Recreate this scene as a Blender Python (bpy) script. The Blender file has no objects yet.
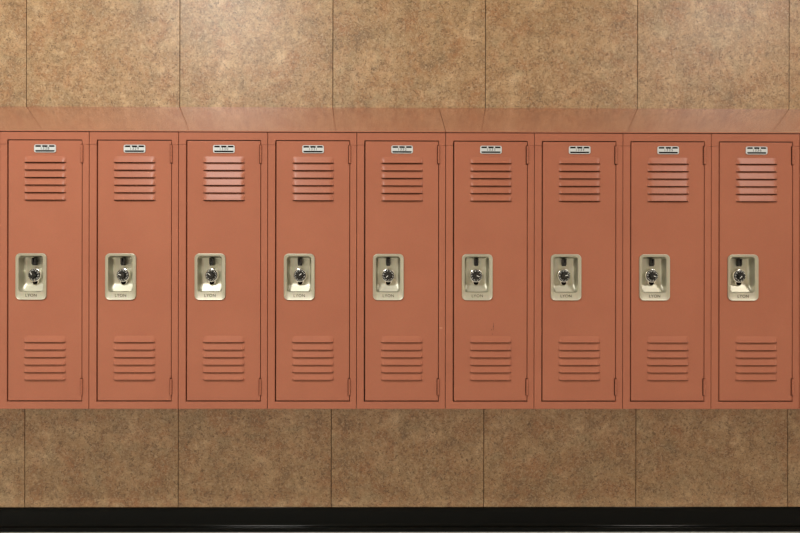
import bpy, bmesh, math, random
from mathutils import Vector, Matrix
random.seed(7)
scene = bpy.context.scene
COL = scene.collection

# ------------------------------------------------------------------ helpers
def lin(r, g, b):
    def f(c):
        c /= 255.0
        return c / 12.92 if c <= 0.04045 else ((c + 0.055) / 1.055) ** 2.4
    return (f(r), f(g), f(b), 1.0)

def mesh_obj(name, bm, mats, parent=None, smooth=0.6):
    me = bpy.data.meshes.new(name)
    bmesh.ops.recalc_face_normals(bm, faces=bm.faces[:]) if smooth is not None else None
    if smooth is not None:
        for f in bm.faces: f.smooth = True
    bm.to_mesh(me); bm.free()
    if smooth is not None: me.set_sharp_from_angle(angle=smooth)
    o = bpy.data.objects.new(name, me); COL.objects.link(o)
    for m in (mats if isinstance(mats, (list, tuple)) else [mats]): me.materials.append(m)
    if parent: o.parent = parent
    return o

def add_box(bm, x0, x1, y0, y1, z0, z1, bevel=0.0, seg=2, mat=0):
    vs = [bm.verts.new((x, y, z)) for x in (x0, x1) for y in (y0, y1) for z in (z0, z1)]
    idx = [(0,1,3,2),(4,6,7,5),(0,4,5,1),(2,3,7,6),(0,2,6,4),(1,5,7,3)]
    fs = [bm.faces.new([vs[i] for i in q]) for q in idx]
    for f in fs: f.material_index = mat
    if bevel > 0:
        es = list({e for f in fs for e in f.edges})
        r = bmesh.ops.bevel(bm, geom=es, offset=bevel, segments=seg, profile=0.5, affect='EDGES')
        for f in r['faces']: f.material_index = mat
    return vs

def extrude_profile(bm, pts, x0, x1, mat=0, close=True):
    """closed (y,z) profile swept along x"""
    a = [bm.verts.new((x0, y, z)) for y, z in pts]
    b = [bm.verts.new((x1, y, z)) for y, z in pts]
    n = len(pts)
    for i in range(n if close else n - 1):
        f = bm.faces.new((a[i], a[(i+1) % n], b[(i+1) % n], b[i])); f.material_index = mat
    if close:
        bm.faces.new(a).material_index = mat
        bm.faces.new(b[::-1]).material_index = mat

def rrect(cx, cz, w, h, r, y, n=6):
    """rounded rectangle loop of points in the x-z plane at depth y"""
    r = min(r, w/2 - 1e-5, h/2 - 1e-5)
    out = []
    for sx, sz, a0 in ((1,1,0), (-1,1,90), (-1,-1,180), (1,-1,270)):
        for k in range(n + 1):
            a = math.radians(a0 + 90.0 * k / n)
            out.append((cx + sx*(w/2 - r) + r*math.cos(a), y, cz + sz*(h/2 - r) + r*math.sin(a)))
    return out

def loft(bm, loops, cap_first=False, cap_last=False, mat=0):
    L = [[bm.verts.new(p) for p in l] for l in loops]
    n = len(L[0])
    for a, b in zip(L[:-1], L[1:]):
        for i in range(n):
            bm.faces.new((a[i], a[(i+1) % n], b[(i+1) % n], b[i])).material_index = mat
    if cap_first: bm.faces.new(L[0]).material_index = mat
    if cap_last: bm.faces.new(L[-1]).material_index = mat
    return L

def lathe(bm, prof, cx, cz, n=32, mat=0, cap=True):
    """profile of (radius, y) revolved about the y axis"""
    loops = [[(cx + r*math.cos(2*math.pi*k/n), y, cz + r*math.sin(2*math.pi*k/n)) for k in range(n)] for r, y in prof]
    loft(bm, loops, False, cap, mat)

def text_mesh(body, size, depth, spacing=1.0):
    cu = bpy.data.curves.new('t', 'FONT'); cu.body = body; cu.size = size
    cu.align_x = 'CENTER'; cu.align_y = 'CENTER'; cu.extrude = depth; cu.space_character = spacing
    o = bpy.data.objects.new('t', cu); COL.objects.link(o)
    bpy.context.view_layer.update()
    dg = bpy.context.evaluated_depsgraph_get()
    me = bpy.data.meshes.new_from_object(o.evaluated_get(dg))
    bpy.data.objects.remove(o)
    me.transform(Matrix.Rotation(math.pi/2, 4, 'X'))     # stands upright facing -y
    return me

# ------------------------------------------------------------------ materials
def new_mat(name):
    m = bpy.data.materials.new(name); m.use_nodes = True
    nt = m.node_tree; b = nt.nodes['Principled BSDF']
    return m, nt, b
def simple(name, col, rough=0.5, metal=0.0, spec=0.5):
    m, nt, b = new_mat(name)
    b.inputs['Base Color'].default_value = col; b.inputs['Roughness'].default_value = rough
    b.inputs['Metallic'].default_value = metal; b.inputs['Specular IOR Level'].default_value = spec
    return m
def noise(nt, coord, scale, detail=4, rough=0.55, dist=0.0):
    n = nt.nodes.new('ShaderNodeTexNoise'); n.inputs['Scale'].default_value = scale
    n.inputs['Detail'].default_value = detail; n.inputs['Roughness'].default_value = rough
    n.inputs['Distortion'].default_value = dist; nt.links.new(coord, n.inputs['Vector']); return n
def ramp(nt, fac, stops):
    r = nt.nodes.new('ShaderNodeValToRGB'); e = r.color_ramp.elements
    while len(e) < len(stops): e.new(0.5)
    for el, (p, c) in zip(e, stops): el.position = p; el.color = c
    nt.links.new(fac, r.inputs['Fac']); return r
def mix(nt, fac, a, b, mode='MIX'):
    n = nt.nodes.new('ShaderNodeMix'); n.data_type = 'RGBA'; n.blend_type = mode
    for sock, v in ((n.inputs[0], fac), (n.inputs[6], a), (n.inputs[7], b)):
        if isinstance(v, (int, float, tuple)): sock.default_value = v
        else: nt.links.new(v, sock)
    return n.outputs[2]
def bump(nt, b, height, strength, distance=0.001):
    n = nt.nodes.new('ShaderNodeBump'); n.inputs['Strength'].default_value = strength
    n.inputs['Distance'].default_value = distance
    nt.links.new(height, n.inputs['Height']); nt.links.new(n.outputs['Normal'], b.inputs['Normal'])

def make_paint(name, rough):
    m, nt, b = new_mat(name)
    geo = nt.nodes.new('ShaderNodeNewGeometry')
    big = noise(nt, geo.outputs['Position'], 5.0, 5, 0.6)
    c = ramp(nt, big.outputs['Fac'], [(0.30, PAINT_A), (0.70, PAINT_B)])
    fine = noise(nt, geo.outputs['Position'], 260.0, 2, 0.5)
    b.inputs['Roughness'].default_value = rough
    c2 = mix(nt, 0.10, c.outputs['Color'], fine.outputs['Color'], 'OVERLAY')
    nt.links.new(c2, b.inputs['Base Color'])
    b.inputs['Specular IOR Level'].default_value = 0.5
    bump(nt, b, fine.outputs['Fac'], 0.12, 0.0006)
    return m
PAINT_A = lin(160, 99, 77); PAINT_B = lin(166, 104, 81)
M_paint = make_paint('salmon_enamel', 0.36)
M_paint.node_tree.nodes['Principled BSDF'].inputs['Specular IOR Level'].default_value = 0.19
M_hood = make_paint('salmon_enamel_glossy', 0.24)
hb = M_hood.node_tree.nodes['Principled BSDF']
hb.inputs['Coat Weight'].default_value = 1.0; hb.inputs['Coat Roughness'].default_value = 0.09; hb.inputs['Coat IOR'].default_value = 1.65

def make_wall():
    m, nt, b = new_mat('mottled_tan_laminate')
    geo = nt.nodes.new('ShaderNodeNewGeometry')
    isl = nt.nodes.new('ShaderNodeNewGeometry')
    pos = geo.outputs['Position']
    # shift the pattern from panel to panel
    comb = nt.nodes.new('ShaderNodeCombineXYZ')
    mul = nt.nodes.new('ShaderNodeMath'); mul.operation = 'MULTIPLY'; mul.inputs[1].default_value = 13.0
    nt.links.new(isl.outputs['Random Per Island'], mul.inputs[0]); nt.links.new(mul.outputs[0], comb.inputs['Z'])
    add = nt.nodes.new('ShaderNodeVectorMath'); add.operation = 'ADD'
    nt.links.new(pos, add.inputs[0]); nt.links.new(comb.outputs[0], add.inputs[1]); v = add.outputs[0]
    big = noise(nt, v, 8.0, 7, 0.68, 0.3)
    base = ramp(nt, big.outputs['Fac'], [(0.30, lin(130, 106, 80)), (0.43, lin(167, 135, 98)), (0.57, lin(185, 154, 116)), (0.70, lin(207, 178, 142))])
    red = noise(nt, v, 12.0, 5, 0.65, 0.5)
    rmask = ramp(nt, red.outputs['Fac'], [(0.46, (0,0,0,1)), (0.68, (0.75,0.75,0.75,1))])
    c = mix(nt, rmask.outputs['Color'], base.outputs['Color'], lin(160, 110, 72))
    grn = noise(nt, v, 14.0, 5, 0.65, 0.5)
    gshift = nt.nodes.new('ShaderNodeVectorMath'); gshift.operation = 'ADD'; gshift.inputs[1].default_value = (7.3, 2.1, 4.7)
    nt.links.new(v, gshift.inputs[0]); nt.links.new(gshift.outputs[0], grn.inputs['Vector'])
    gmask = ramp(nt, grn.outputs['Fac'], [(0.50, (0,0,0,1)), (0.70, (0.5,0.5,0.5,1))])
    c = mix(nt, gmask.outputs['Color'], c, lin(146, 134, 104))
    midn = noise(nt, v, 26.0, 7, 0.75, 0.9)
    mmask = ramp(nt, midn.outputs['Fac'], [(0.36, (0.6,0.6,0.6,1)), (0.53, (0,0,0,1))])
    c = mix(nt, mmask.outputs['Color'], c, lin(124, 98, 72))
    speck = noise(nt, v, 85.0, 5, 0.7, 1.5)
    smask = ramp(nt, speck.outputs['Fac'], [(0.36, (0.85,0.85,0.85,1)), (0.50, (0,0,0,1))])
    c = mix(nt, smask.outputs['Color'], c, lin(100, 76, 54))
    lite = noise(nt, v, 95.0, 5, 0.65, 1.0)
    lmask = ramp(nt, lite.outputs['Fac'], [(0.50, (0,0,0,1)), (0.65, (0.5,0.5,0.5,1))])
    c = mix(nt, lmask.outputs['Color'], c, lin(206, 182, 150))
    nt.links.new(c, b.inputs['Base Color'])
    b.inputs['Roughness'].default_value = 0.40; b.inputs['Specular IOR Level'].default_value = 0.45
    bump(nt, b, speck.outputs['Fac'], 0.15, 0.001)
    return m
M_wall = make_wall()
M_groove = simple('dark_brown_joint', lin(44, 28, 18), 0.8, 0.0, 0.1)
def make_rubber():
    m, nt, b = new_mat('black_rubber')
    geo = nt.nodes.new('ShaderNodeNewGeometry'); n = noise(nt, geo.outputs['Position'], 90, 4)
    c = ramp(nt, n.outputs['Fac'], [(0.3, lin(5, 6, 5)), (0.75, lin(9, 11, 9))])
    nt.links.new(c.outputs['Color'], b.inputs['Base Color']); b.inputs['Roughness'].default_value = 0.15
    b.inputs['Specular IOR Level'].default_value = 0.11
    bump(nt, b, n.outputs['Fac'], 0.1); return m
M_rubber = make_rubber()
def make_floor():
    m, nt, b = new_mat('pale_grey_speckled_vinyl')
    geo = nt.nodes.new('ShaderNodeNewGeometry'); n = noise(nt, geo.outputs['Position'], 120, 3)
    c = ramp(nt, n.outputs['Fac'], [(0.32, lin(196, 195, 190)), (0.6, lin(226, 226, 222))])
    nt.links.new(c.outputs['Color'], b.inputs['Base Color']); b.inputs['Roughness'].default_value = 0.3
    return m
M_floor = make_floor()
def make_plaster(name, col):
    m, nt, b = new_mat(name)
    geo = nt.nodes.new('ShaderNodeNewGeometry'); n = noise(nt, geo.outputs['Position'], 40, 4)
    c = mix(nt, 0.08, col, n.outputs['Color'], 'OVERLAY'); nt.links.new(c, b.inputs['Base Color'])
    b.inputs['Roughness'].default_value = 0.8; bump(nt, b, n.outputs['Fac'], 0.1); return m
M_ceiling = make_plaster('white_ceiling_board', lin(226, 224, 216))
M_plaster = make_plaster('beige_wall_paint', lin(226, 218, 202))
def make_metal(name, col, rough, anis=True):
    m, nt, b = new_mat(name)
    geo = nt.nodes.new('ShaderNodeNewGeometry')
    mp = nt.nodes.new('ShaderNodeMapping'); mp.inputs['Scale'].default_value = (1, 1, 0.08)
    nt.links.new(geo.outputs['Position'], mp.inputs['Vector'])
    n = noise(nt, mp.outputs[0], 500, 3)
    c = mix(nt, 0.18, col, n.outputs['Color'], 'OVERLAY'); nt.links.new(c, b.inputs['Base Color'])
    b.inputs['Metallic'].default_value = 1.0; b.inputs['Roughness'].default_value = rough
    bump(nt, b, n.outputs['Fac'], 0.08, 0.0005); return m
M_steel = make_metal('brushed_nickel_steel', lin(186, 184, 168), 0.50)
M_chrome = make_metal('bright_steel', lin(222, 220, 212), 0.2)
M_black = simple('black_plastic', lin(20, 20, 21), 0.25)
M_dark = simple('dark_recess', lin(12, 8, 6), 0.8, 0.0, 0.05)
M_card = simple('silver_plate_face', lin(196, 202, 204), 0.5, 0.1)
M_white = simple('white_marks_and_glint', lin(225, 225, 220), 0.5)
M_ink = simple('grey_lettering', lin(62, 66, 68), 0.5)
M_stamp = simple('dark_stamped_lettering', lin(58, 54, 44), 0.5)
M_scuff = simple('dark_scuff', lin(92, 50, 38), 0.6)
M_nick = simple('pale_paint_nick', lin(226, 176, 148), 0.6)

# ------------------------------------------------------------------ key dimensions (metres)
PITCH = 0.3048
FRONT = -0.322           # plane of the locker fronts; the wall face is y = 0
ZB, ZT = 0.5715, 1.5200  # bottom and top of the lockers
H = ZT - ZB
HOODZ = 1.694
X0, X1 = -6.6, 6.6       # corridor ends
YF = -3.9               # opposite wall
ZC = 3.1

def structure(o): o['kind'] = 'structure'; return o

# ------------------------------------------------------------------ setting
bm = bmesh.new(); add_box(bm, X0, X1, 0.006, 0.12, 0, ZC, mat=1)
s0 = -0.2716; k0 = int((X0 - s0) / 0.6096) - 1
k = k0
while True:
    a = s0 + k * 0.6096 + 0.0013; b_ = a + 0.6096 - 0.0026
    k += 1
    if b_ < X0 + 0.05: continue
    if a > X1 - 0.05: break
    add_box(bm, max(a, X0), min(b_, X1), 0.0, 0.0065, 0.0, 1.05, bevel=0.0007, seg=1)
    add_box(bm, max(a + 0.004, X0), min(b_ + 0.004, X1), 0.0, 0.0065, 1.0526, ZC, bevel=0.0007, seg=1)
structure(mesh_obj('wall_back', bm, [M_wall, M_groove], smooth=None))
for m_name, args, mat in (('floor', (X0, X1, YF, 0.12, -0.1, 0.007), M_floor), ('ceiling', (X0, X1, YF, 0.12, ZC, ZC + 0.1), M_ceiling),
                          ('wall_front', (X0, X1, YF - 0.12, YF, -0.1, ZC + 0.1), M_plaster),
                          ('wall_left', (X0 - 0.12, X0, YF - 0.12, 0.12, -0.1, ZC + 0.1), M_plaster),
                          ('wall_right', (X1, X1 + 0.12, YF - 0.12, 0.12, -0.1, ZC + 0.1), M_plaster)):
    bm = bmesh.new(); add_box(bm, *args); structure(mesh_obj(m_name, bm, mat, smooth=None))
# black cove baseboard with a rolled toe
bm = bmesh.new()
prof = [(0.0, 0.0), (0.0, 0.0985), (-0.002, 0.1), (-0.0045, 0.0992), (-0.0055, 0.097), (-0.006, 0.040)]
for t in range(1, 7):
    a = math.radians(90 * t / 6); prof.append((-0.006 - 0.009 * (1 - math.cos(a)), 0.026 + 0.014 * (1 - math.sin(a))))
prof += [(-0.0165, 0.0255), (-0.0175, 0.0240), (-0.0178, 0.0220), (-0.0178, 0.0)]
extrude_profile(bm, prof, X0, X1)
structure(mesh_obj('baseboard_back', bm, M_rubber, smooth=0.9))

# ------------------------------------------------------------------ locker (root at the bottom of the front, y = 0 is the face)
HINGES = ((0.8415, 0.9025), (0.0480, 0.1030))
def door_bm():
    bm = bmesh.new()
    L, R, B, T = -0.1228, 0.1275, 0.0284, 0.9177
    yf, yb = 0.0006, 0.016
    lcx, lw = 0.0030, 0.0710
    ups = [0.8433 - 0.0257 * i for i in range(6)]; lows = [0.2295 - 0.0257 * i for i in range(6)]
    LH, GAP, D = 0.0208, 0.0028, 0.0066       # louver height, slit under it, projection
    pcx, pcz, pw, ph = -0.0445, 0.4605, 0.088, 0.134   # cut-out behind the handle pocket
    I = 0.0015; NX = R - I - 0.004
    hz = [(z0 - 0.0019 - I, z1 + 0.0019 + I) for z0, z1 in HINGES[::-1]]
    xs = sorted([L + I, lcx - lw, lcx + lw, pcx - pw/2, pcx + pw/2, NX, R - I])
    zs = [B + I, T - I, pcz - ph/2, pcz + ph/2] + [z for h in hz for z in h]
    holes = [(lcx - lw, lcx + lw, z - GAP, z + LH) for z in ups + lows] + [(pcx - pw/2, pcx + pw/2, pcz - ph/2, pcz + ph/2)]
    holes += [(NX, R, a, b) for a, b in hz]
    for z in ups + lows: zs += [z - GAP, z + LH]
    zs = sorted(zs)
    V = {}
    def vv(x, z):
        key = (round(x, 5), round(z, 5))
        if key not in V: V[key] = bm.verts.new((x, yf, z))
        return V[key]
    for i in range(len(xs) - 1):
        for j in range(len(zs) - 1):
            mx, mz = (xs[i] + xs[i+1]) / 2, (zs[j] + zs[j+1]) / 2
            if any(a < mx < b and c < mz < d for a, b, c, d in holes): continue
            bm.faces.new((vv(xs[i], zs[j]), vv(xs[i+1], zs[j]), vv(xs[i+1], zs[j+1]), vv(xs[i], zs[j+1])))
    # rolled outer edge following the outline and its two hinge notches
    edge = [(x, zs[0]) for x in xs]
    right = []
    for z in zs[1:-1]:
        here = None
        for a_, b_ in hz:
            if abs(z - a_) < 1e-6: right += [(R - I, z), (NX, z)]; here = 1
            elif abs(z - b_) < 1e-6: right += [(NX, z), (R - I, z)]; here = 1
            elif a_ < z < b_: right.append((NX, z)); here = 1
        if here is None: right.append((R - I, z))
    edge += right + [(x, zs[-1]) for x in xs[::-1]] + [(xs[0], z) for z in zs[-2:0:-1]]
    n = len(edge); off = []
    for i in range(n):
        nrm = []
        for p, q in ((edge[i-1], edge[i]), (edge[i], edge[(i+1) % n])):
            dx, dz = q[0] - p[0], q[1] - p[1]; l_ = math.hypot(dx, dz); nrm.append((round(dz / l_), round(-dx / l_)))
        off.append((nrm[0][0] + (nrm[1][0] if nrm[0] != nrm[1] else 0), nrm[0][1] + (nrm[1][1] if nrm[0] != nrm[1] else 0)))
    def ring(ins, y):
        return [bm.verts.new((x + ox * (I - ins), y, z + oz * (I - ins))) for (x, z), (ox, oz) in zip(edge, off)]
    rings = [[vv(x, z) for x, z in edge], ring(0.0007, yf + 0.0003), ring(0.0002, yf + 0.0009), ring(0.0, yf + 0.0018), ring(0.0, yb)]
    for a, b in zip(rings[:-1], rings[1:]):
        for i in range(n): bm.faces.new((a[i], a[(i+1) % n], b[(i+1) % n], b[i]))
    # louvers: pressed outwards, open at the bottom
    NU, NV = 24, 8
    for z in ups + lows:
        grid = []
        for j in range(NV + 1):
            v = j / NV
            s = (v ** 1.0) * 0.92 + 0.08 * math.sin(v * math.pi / 2)
            s = s if v > 0.12 else s * (v / 0.12)
            row = []
            for i in range(NU + 1):
                u = i / NU; x = lcx - lw + 2 * lw * (0.5 - 0.5 * math.cos(math.pi * u))
                e = min(1.0, min(x - (lcx - lw), (lcx + lw) - x) / (0.010 + 0.008 * (1 - v)))
                e = math.sin(e * math.pi / 2) ** 0.8
                row.append(bm.verts.new((x, yf - D * s * e, z + LH * (1 - v))))
            grid.append(row)
        # turned-in lip
        row = [bm.verts.new((w.co.x, min(w.co.y + 0.0012, yf), w.co.z - 0.0006)) for w in grid[-1]]
        grid.append(row)
        for j in range(len(grid) - 1):
            for i in range(NU):
                bm.faces.new((grid[j][i], grid[j][i+1], grid[j+1][i+1], grid[j+1][i]))
    return bm

def frame_bm():
    bm = bmesh.new()
    o = 0.1514; l, r = -0.1270, 0.1298; b, t = 0.0244, 0.9218; j = 0.9045
    d = 0.018; bv = 0.0012
    add_box(bm, -o, l, 0, d, 0.0, j - 0.0006, bv); 
    pr = [(r, 0.0), (o, 0.0), (o, j - 0.0006), (r, j - 0.0006)]
    for z0, z1 in HINGES: pr += [(r, z1 + 0.0019), (r + 0.004, z1 + 0.0019), (r + 0.004, z0 - 0.0019), (r, z0 - 0.0019)]
    fr = [bm.verts.new((x, 0, z)) for x, z in pr]; bk = [bm.verts.new((x, d, z)) for x, z in pr]
    ff = [bm.faces.new(fr), bm.faces.new(bk[::-1])] + [bm.faces.new((fr[i], bk[i], bk[(i+1) % len(pr)], fr[(i+1) % len(pr)])) for i in range(len(pr))]
    bmesh.ops.bevel(bm, geom=ff[0].edges[:], offset=bv * 0.9, segments=2, profile=0.5, affect='EDGES')
    add_box(bm, l - 0.0012, r + 0.0012, 0, d, 0.0, b, bv)
    # header: an upside-down U that caps both stiles
    pts = [(-o, j), (l, j), (l, t), (r, t), (r, j), (o, j), (o, H - 0.0022), (-o, H - 0.0022)]
    a = [bm.verts.new((x, 0, z)) for x, z in pts]; c = [bm.verts.new((x, d, z)) for x, z in pts]
    fs = [bm.faces.new(a), bm.faces.new(c[::-1])]
    for i in range(8): fs.append(bm.faces.new((a[i], c[i], c[(i+1) % 8], a[(i+1) % 8])))
    bmesh.ops.bevel(bm, geom=fs[0].edges[:], offset=bv * 0.9, segments=2, profile=0.5, affect='EDGES')
    return bm

def body_bm():
    bm = bmesh.new(); o = 0.1505; t = 0.0012; d = 0.3205
    add_box(bm, -o, -o + t, 0.018, d, 0.0, H - 0.003); add_box(bm, o - t, o, 0.018, d, 0.0, H - 0.003)
    add_box(bm, -o + t, o - t, 0.018, d, 0.0, t); add_box(bm, -o + t, o - t, 0.018, d, H - 0.003 - t, H - 0.003)
    add_box(bm, -o + t, o - t, d - t, d, t, H - 0.003 - t)
    return bm

def pocket_bm():
    bm = bmesh.new(); cx, cz = -0.0435, 0.4522; w, h = 0.106, 0.159; r = 0.016
    ox, oz, ow, oh, orr = -0.0447, 0.4615, 0.083, 0.1225, 0.010
    y = -0.0026
    loops = [rrect(cx, cz, w, h, r, 0.0012), rrect(cx, cz, w, h, r, -0.0012), rrect(cx, cz, w - 0.0012, h - 0.0012, r - 0.0006, y - 0.0004),
             rrect(cx, cz, w - 0.003, h - 0.003, r - 0.0012, y - 0.0008), rrect(cx, cz, w - 0.007, h - 0.007, r - 0.003, y + 0.0006),
             rrect(ox, oz, ow + 0.003, oh + 0.003, orr + 0.0015, y + 0.0006), rrect(ox, oz, ow + 0.001, oh + 0.001, orr + 0.0005, y + 0.0009),
             rrect(ox, oz, ow, oh, orr, y + 0.002),
             ]
    for y_, rise, drop, side in ((0.011, 0.0025, 0.0010, 0.0020), (0.0175, 0.0125, 0.0020, 0.0030), (0.0225, 0.0200, 0.0030, 0.0045), (0.0250, 0.0245, 0.0050, 0.0065), (0.0270, 0.0290, 0.0080, 0.0095)):
        loops.append(rrect(ox, oz + (rise - drop) / 2, ow - 2 * side, oh - rise - drop, orr - side * 0.4, y_))
    loft(bm, loops, False, True)
    return bm

def latch_bm():
    bm = bmesh.new(); cx = -0.0445
    add_box(bm, cx - 0.0075, cx - 0.0018, 0.0125, 0.0265, 0.4945, 0.5165, 0.0012)
    add_box(bm, cx + 0.0018, cx + 0.0075, 0.0125, 0.0265, 0.4945, 0.5165, 0.0012)
    add_box(bm, cx - 0.0062, cx + 0.0062, 0.0145, 0.0265, 0.4905, 0.5030, 0.0012)
    add_box(bm, cx - 0.0028, cx + 0.0028, 0.0165, 0.0265, 0.5000, 0.5160, 0.0005)
    return bm

DX, DZ = -0.0445, 0.4575
def escutcheon_bm():
    bm = bmesh.new()
    lathe(bm, [(0.0232, 0.0268), (0.0232, 0.018), (0.0222, 0.0168), (0.0206, 0.0164), (0.0198, 0.019)], DX, DZ, 40)
    # lower ear that covers the master keyway
    lathe(bm, [(0.0140, 0.0268), (0.0140, 0.0222), (0.0130, 0.0212), (0.0, 0.0212)], DX, DZ - 0.0195, 28, cap=False)
    return bm
def keyway_bm():
    bm = bmesh.new(); lathe(bm, [(0.0088, 0.0212), (0.0088, 0.0204), (0.0080, 0.0200)], DX, DZ - 0.0240, 24); return bm
def dial_bm():
    bm = bmesh.new()
    lathe(bm, [(0.0172, 0.019), (0.0172, 0.0148), (0.0166, 0.0140), (0.0110, 0.0126)], 0, 0, 40)
    return bm
def knob_bm():
    bm = bmesh.new(); n = 36
    loops = []
    for rr, y, fl in ((0.0105, 0.0128, 1), (0.0100, 0.0040, 1), (0.0094, 0.0030, 1), (0.0060, 0.0026, 0)):
        loops.append([((rr - fl*(0.0012 if k % 3 == 0 else 0)) * math.cos(2*math.pi*k/n), y, (rr - fl*(0.0012 if k % 3 == 0 else 0)) * math.sin(2*math.pi*k/n)) for k in range(n)])
    loft(bm, loops, False, True); return bm
def ticks_glint_bm():
    bm = bmesh.new(); n = 20
    for k in range(n):
        a = 2 * math.pi * k / n; long_ = (k % 2 == 0); r1, r0 = 0.0164, (0.0122 if long_ else 0.0140); w = 0.0006 if long_ else 0.0004
        d = Vector((math.cos(a), 0, math.sin(a))); t = Vector((-d.z, 0, d.x))
        pts = [(d*r0 + t*w, 0.01285 + 0.0), (d*r1 + t*w, 0.0139), (d*r1 - t*w, 0.0139), (d*r0 - t*w, 0.01285)]
        f1 = [bm.verts.new((p.x, y - 0.0003, p.z)) for p, y in pts]; f0 = [bm.verts.new((p.x, y + 0.0008, p.z)) for p, y in pts]
        bm.faces.new(f1)
        for i in range(4): bm.faces.new((f1[i], f0[i], f0[(i+1) % 4], f1[(i+1) % 4]))
    # highlight on the knob's grip, painted in as a raised white bar
    add_box(bm, -0.0009, 0.0009, 0.0021, 0.0030, 0.0, 0.0085, 0.0002)
    return bm

PX, PZ = 0.0028, 0.8895
def plate_bm():
    bm = bmesh.new(); w, h = 0.074, 0.0270
    y = -0.0022
    loft(bm, [rrect(PX, PZ, w, h, 0.006, 0.0008), rrect(PX, PZ, w, h, 0.006, y + 0.0006), rrect(PX, PZ, w - 0.0012, h - 0.0012, 0.0055, y),
              rrect(PX, PZ, w - 0.0080, h - 0.0046, 0.003, y), rrect(PX, PZ, w - 0.0084, h - 0.0050, 0.003, y + 0.0022)])
    n0 = len(bm.faces)
    bm.faces.new([bm.verts.new(p) for p in rrect(PX, PZ, w - 0.0081, h - 0.0047, 0.003, y + 0.0021)]).material_index = 1
    add_box(bm, PX - 0.0330, PX + 0.0330, y - 0.0004, y + 0.0010, PZ - 0.0060, PZ + 0.0052, 0.0004, 1, 2)
    for tx in (-0.0115, 0.0115):
        add_box(bm, PX + tx - 0.0024, PX + tx + 0.0024, y - 0.0002, y + 0.0014, PZ + 0.004, PZ + 0.0116, 0.0004, 1, 2)
    return bm

def hinge_bm(z0, z1):
    bm = bmesh.new(); n = 14; x = 0.1287; rad = 0.0036; k = 5; step = (z1 - z0) / k
    for s in range(k):
        a, b = z0 + s*step + 0.0003, z0 + (s+1)*step - 0.0003
        loops = []
        for z, r in ((a, rad*0.8), (a + 0.0004, rad), (b - 0.0004, rad), (b, rad*0.8)):
            loops.append([(x + r*math.cos(2*math.pi*i/n), -0.0012 + r*math.sin(2*math.pi*i/n), z) for i in range(n)])
        loft(bm, loops, True, True)
    loft(bm, [[(x + 0.0022*math.cos(2*math.pi*i/n), -0.0012 + 0.0022*math.sin(2*math.pi*i/n), z) for i in range(n)] for z in (z0, z1)], True, True)
    return bm

def lettering(name, me, mat, loc, parent):
    me.materials.clear(); me.materials.append(mat)
    o = bpy.data.objects.new(name, me); COL.objects.link(o); o.location = loc; o.parent = parent; return o

LABELS = {
 -2: 'salmon metal locker in the row beyond the left edge of the photo, second one out',
 -1: 'salmon metal locker just left of the leftmost locker seen whole',
 0: 'salmon metal locker at the far left end of the row in the photo',
 1: 'salmon metal locker, second from the left of the row in the photo',
 2: 'salmon metal locker with glare on its upper vents, third from the left',
 3: 'salmon metal locker fourth from the left, just left of the middle locker',
 4: 'salmon metal locker in the middle of the nine, left of the sloping top joint',
 5: 'salmon metal locker with a dark scratch above its lower vents, right of the middle locker',
 6: 'salmon metal locker third from the right of the nine in the photo',
 7: 'salmon metal locker second from the right of the nine in the photo',
 8: 'salmon metal locker with glare on its upper vents at the far right end',
 9: 'salmon metal locker cut off by the right edge, only a sliver of frame showing',
 10: 'salmon metal locker in the row beyond the right edge of the photo',
}
GROUP = 'salmon lockers in the wall row'
CX = [0.156 - 0.1524 + PITCH * (i - 4) for i in range(-2, 11)]

def build_locker():
    root = bpy.data.objects.new('school_locker', None); COL.objects.link(root); root.empty_display_size = 0.1
    mesh_obj('locker_body', body_bm(), M_paint, root, smooth=None)
    mesh_obj('face_frame', frame_bm(), M_paint, root, smooth=0.25)
    mesh_obj('door', door_bm(), M_paint, root, smooth=0.27)
    mesh_obj('hinge', hinge_bm(*HINGES[0]), M_paint, root)
    mesh_obj('hinge', hinge_bm(*HINGES[1]), M_paint, root)
    pk = mesh_obj('recessed_handle', pocket_bm(), M_steel, root, smooth=0.75)
    pk['label'] = 'silver metal recessed handle plate'
    mesh_obj('latch', latch_bm(), M_black, pk)
    lettering('maker_lettering', text_mesh('LYON', 0.0140, 0.0003, 1.1), M_stamp, (-0.0435, -0.0022, 0.3878), pk)
    lk = mesh_obj('combination_lock', escutcheon_bm(), M_chrome, root, smooth=0.7)
    lk['label'] = 'round combination lock with silver ring and black dial'
    mesh_obj('key_cover', keyway_bm(), M_dark, lk)
    for nm, f, m in (('dial', dial_bm, M_black), ('dial_knob', knob_bm, M_black), ('dial_marks_and_glint', ticks_glint_bm, M_white)):
        o = mesh_obj(nm, f(), m, lk, smooth=0.5); o.location = (DX, 0, DZ)
    pl = mesh_obj('number_plate', plate_bm(), [M_card, M_dark, M_card], root, smooth=0.5)
    pl['label'] = 'small silver number plate'
    return root

def copy_tree(o, parent=None):
    c = o.copy(); COL.objects.link(c)
    if parent: c.parent = parent
    for ch in list(o.children): copy_tree(ch, c)
    return c

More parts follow.
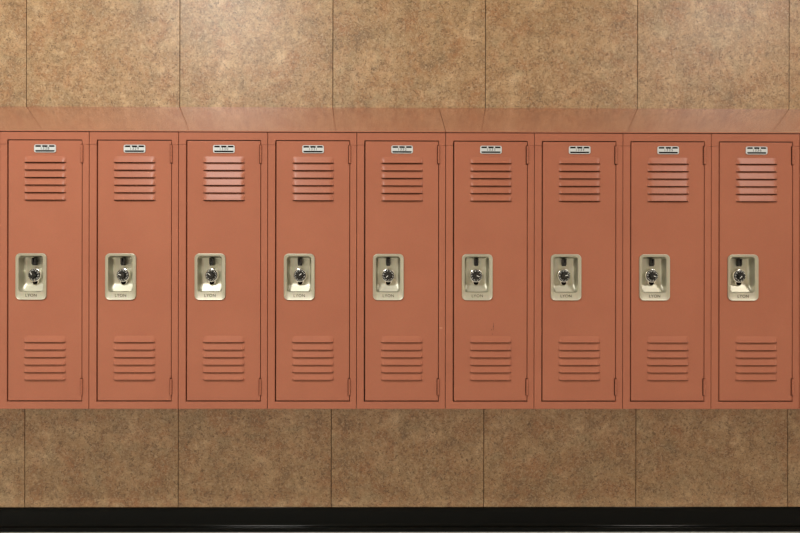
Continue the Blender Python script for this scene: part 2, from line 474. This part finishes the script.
proto = build_locker()
roots = [proto] + [copy_tree(proto) for _ in range(len(CX) - 1)]
for n, root in enumerate(roots):
    i = n - 2
    root.location = (CX[n], FRONT, ZB)
    root['label'] = LABELS[i]; root['category'] = 'locker'; root['group'] = GROUP
    turn = math.radians((37 * (i + 3) ** 2 + 53 * i) % 360)
    for ch in root.children:
        nm = ch.name.split('.')[0]
        if nm == 'combination_lock':
            for g in ch.children:
                if g.name.startswith('dial'): g.rotation_euler = (0, turn, 0); g.scale = (1.15, 1, 1.15)
        if nm == 'number_plate':
            lettering('number_lettering', text_mesh(str(1328 + i), 0.0132, 0.0002, 1.25), M_ink, (PX, -0.00275, PZ - 0.0002), ch)
    if i == 5:       # dark scratch and speck above the lower vents
        bm = bmesh.new()
        add_box(bm, 0.0115, 0.0127, 0.0002, 0.0010, 0.2700, 0.2850); add_box(bm, 0.0127, 0.0137, 0.0002, 0.0010, 0.2810, 0.2960)
        add_box(bm, 0.0045, 0.0060, 0.0002, 0.0010, 0.2690, 0.2750); add_box(bm, 0.0080, 0.0105, 0.0002, 0.0010, 0.2560, 0.2585)
        mesh_obj('scratch', bm, M_scuff, root, smooth=None)['label'] = 'dark scratch in the paint'
    if i == 4:
        bm = bmesh.new(); add_box(bm, 0.1318, 0.1420, -0.0004, 0.0006, 0.2770, 0.2786)
        mesh_obj('paint_nick', bm, M_nick, root, smooth=None)['label'] = 'pale nick in the paint'

# ------------------------------------------------------------------ sloping locker tops
def hood(x0, x1, label):
    bm = bmesh.new()
    yf = FRONT - 0.0015
    top = [(yf, ZT + 0.0004), (yf, ZT + 0.0022), (yf + 0.0012, ZT + 0.0034), (-0.0006, HOODZ), (-0.0006, ZT + 0.0004)]
    extrude_profile(bm, top, x0, x1)
    o = mesh_obj('sloped_locker_top', bm, M_hood, smooth=None)
    o['label'] = label; o['category'] = 'locker top'; o['group'] = 'sloping tops over the lockers'
hood(CX[0] - 0.1524, 0.1552, 'glossy salmon sloping metal top over the left five lockers, ending above the middle locker')
hood(0.1568, CX[-1] + 0.1524, 'glossy salmon sloping metal top over the right four lockers')

# ------------------------------------------------------------------ lights
def troffer(x, y, power, col, w=0.64, l=0.36):
    d = bpy.data.lights.new('ceiling_lamp', 'AREA'); d.shape = 'RECTANGLE'; d.size = w; d.size_y = l
    d.energy = power; d.color = col
    o = bpy.data.objects.new('ceiling_lamp', d); COL.objects.link(o); o.location = (x, y, ZC - 0.01)
    return o
for x, p, c in ((-5.1, 100, (1.0, 0.985, 0.94)), (-1.3, 104, (1.0, 0.985, 0.94)), (2.5, 70, (1.0, 0.925, 0.865)), (6.2, 60, (1.0, 0.925, 0.865))):
    troffer(x, -2.05, p, c)
w = bpy.data.worlds.new('World'); scene.world = w; w.use_nodes = True
w.node_tree.nodes['Background'].inputs['Color'].default_value = (0.9, 0.92, 1.0, 1)
w.node_tree.nodes['Background'].inputs['Strength'].default_value = 0.05

# ------------------------------------------------------------------ camera
cam = bpy.data.cameras.new('Camera'); co = bpy.data.objects.new('Camera', cam); COL.objects.link(co)
cam.sensor_width = 36.0; cam.lens = 568.8 / 800 * 36.0; cam.clip_start = 0.05
YAW = 0.0056; ROLL = 0.0017
co.rotation_euler = (Matrix.Rotation(-YAW, 3, 'Z') @ Matrix.Rotation(math.pi/2, 3, 'X') @ Matrix.Rotation(ROLL, 3, 'Z')).to_euler()
co.location = (-0.011, -2.272, 1.06)
scene.camera = co

vs = scene.view_settings
vs.view_transform = 'Standard'; vs.look = 'None'; vs.gamma = 1.0; vs.use_curve_mapping = False
vs.exposure = -0.48
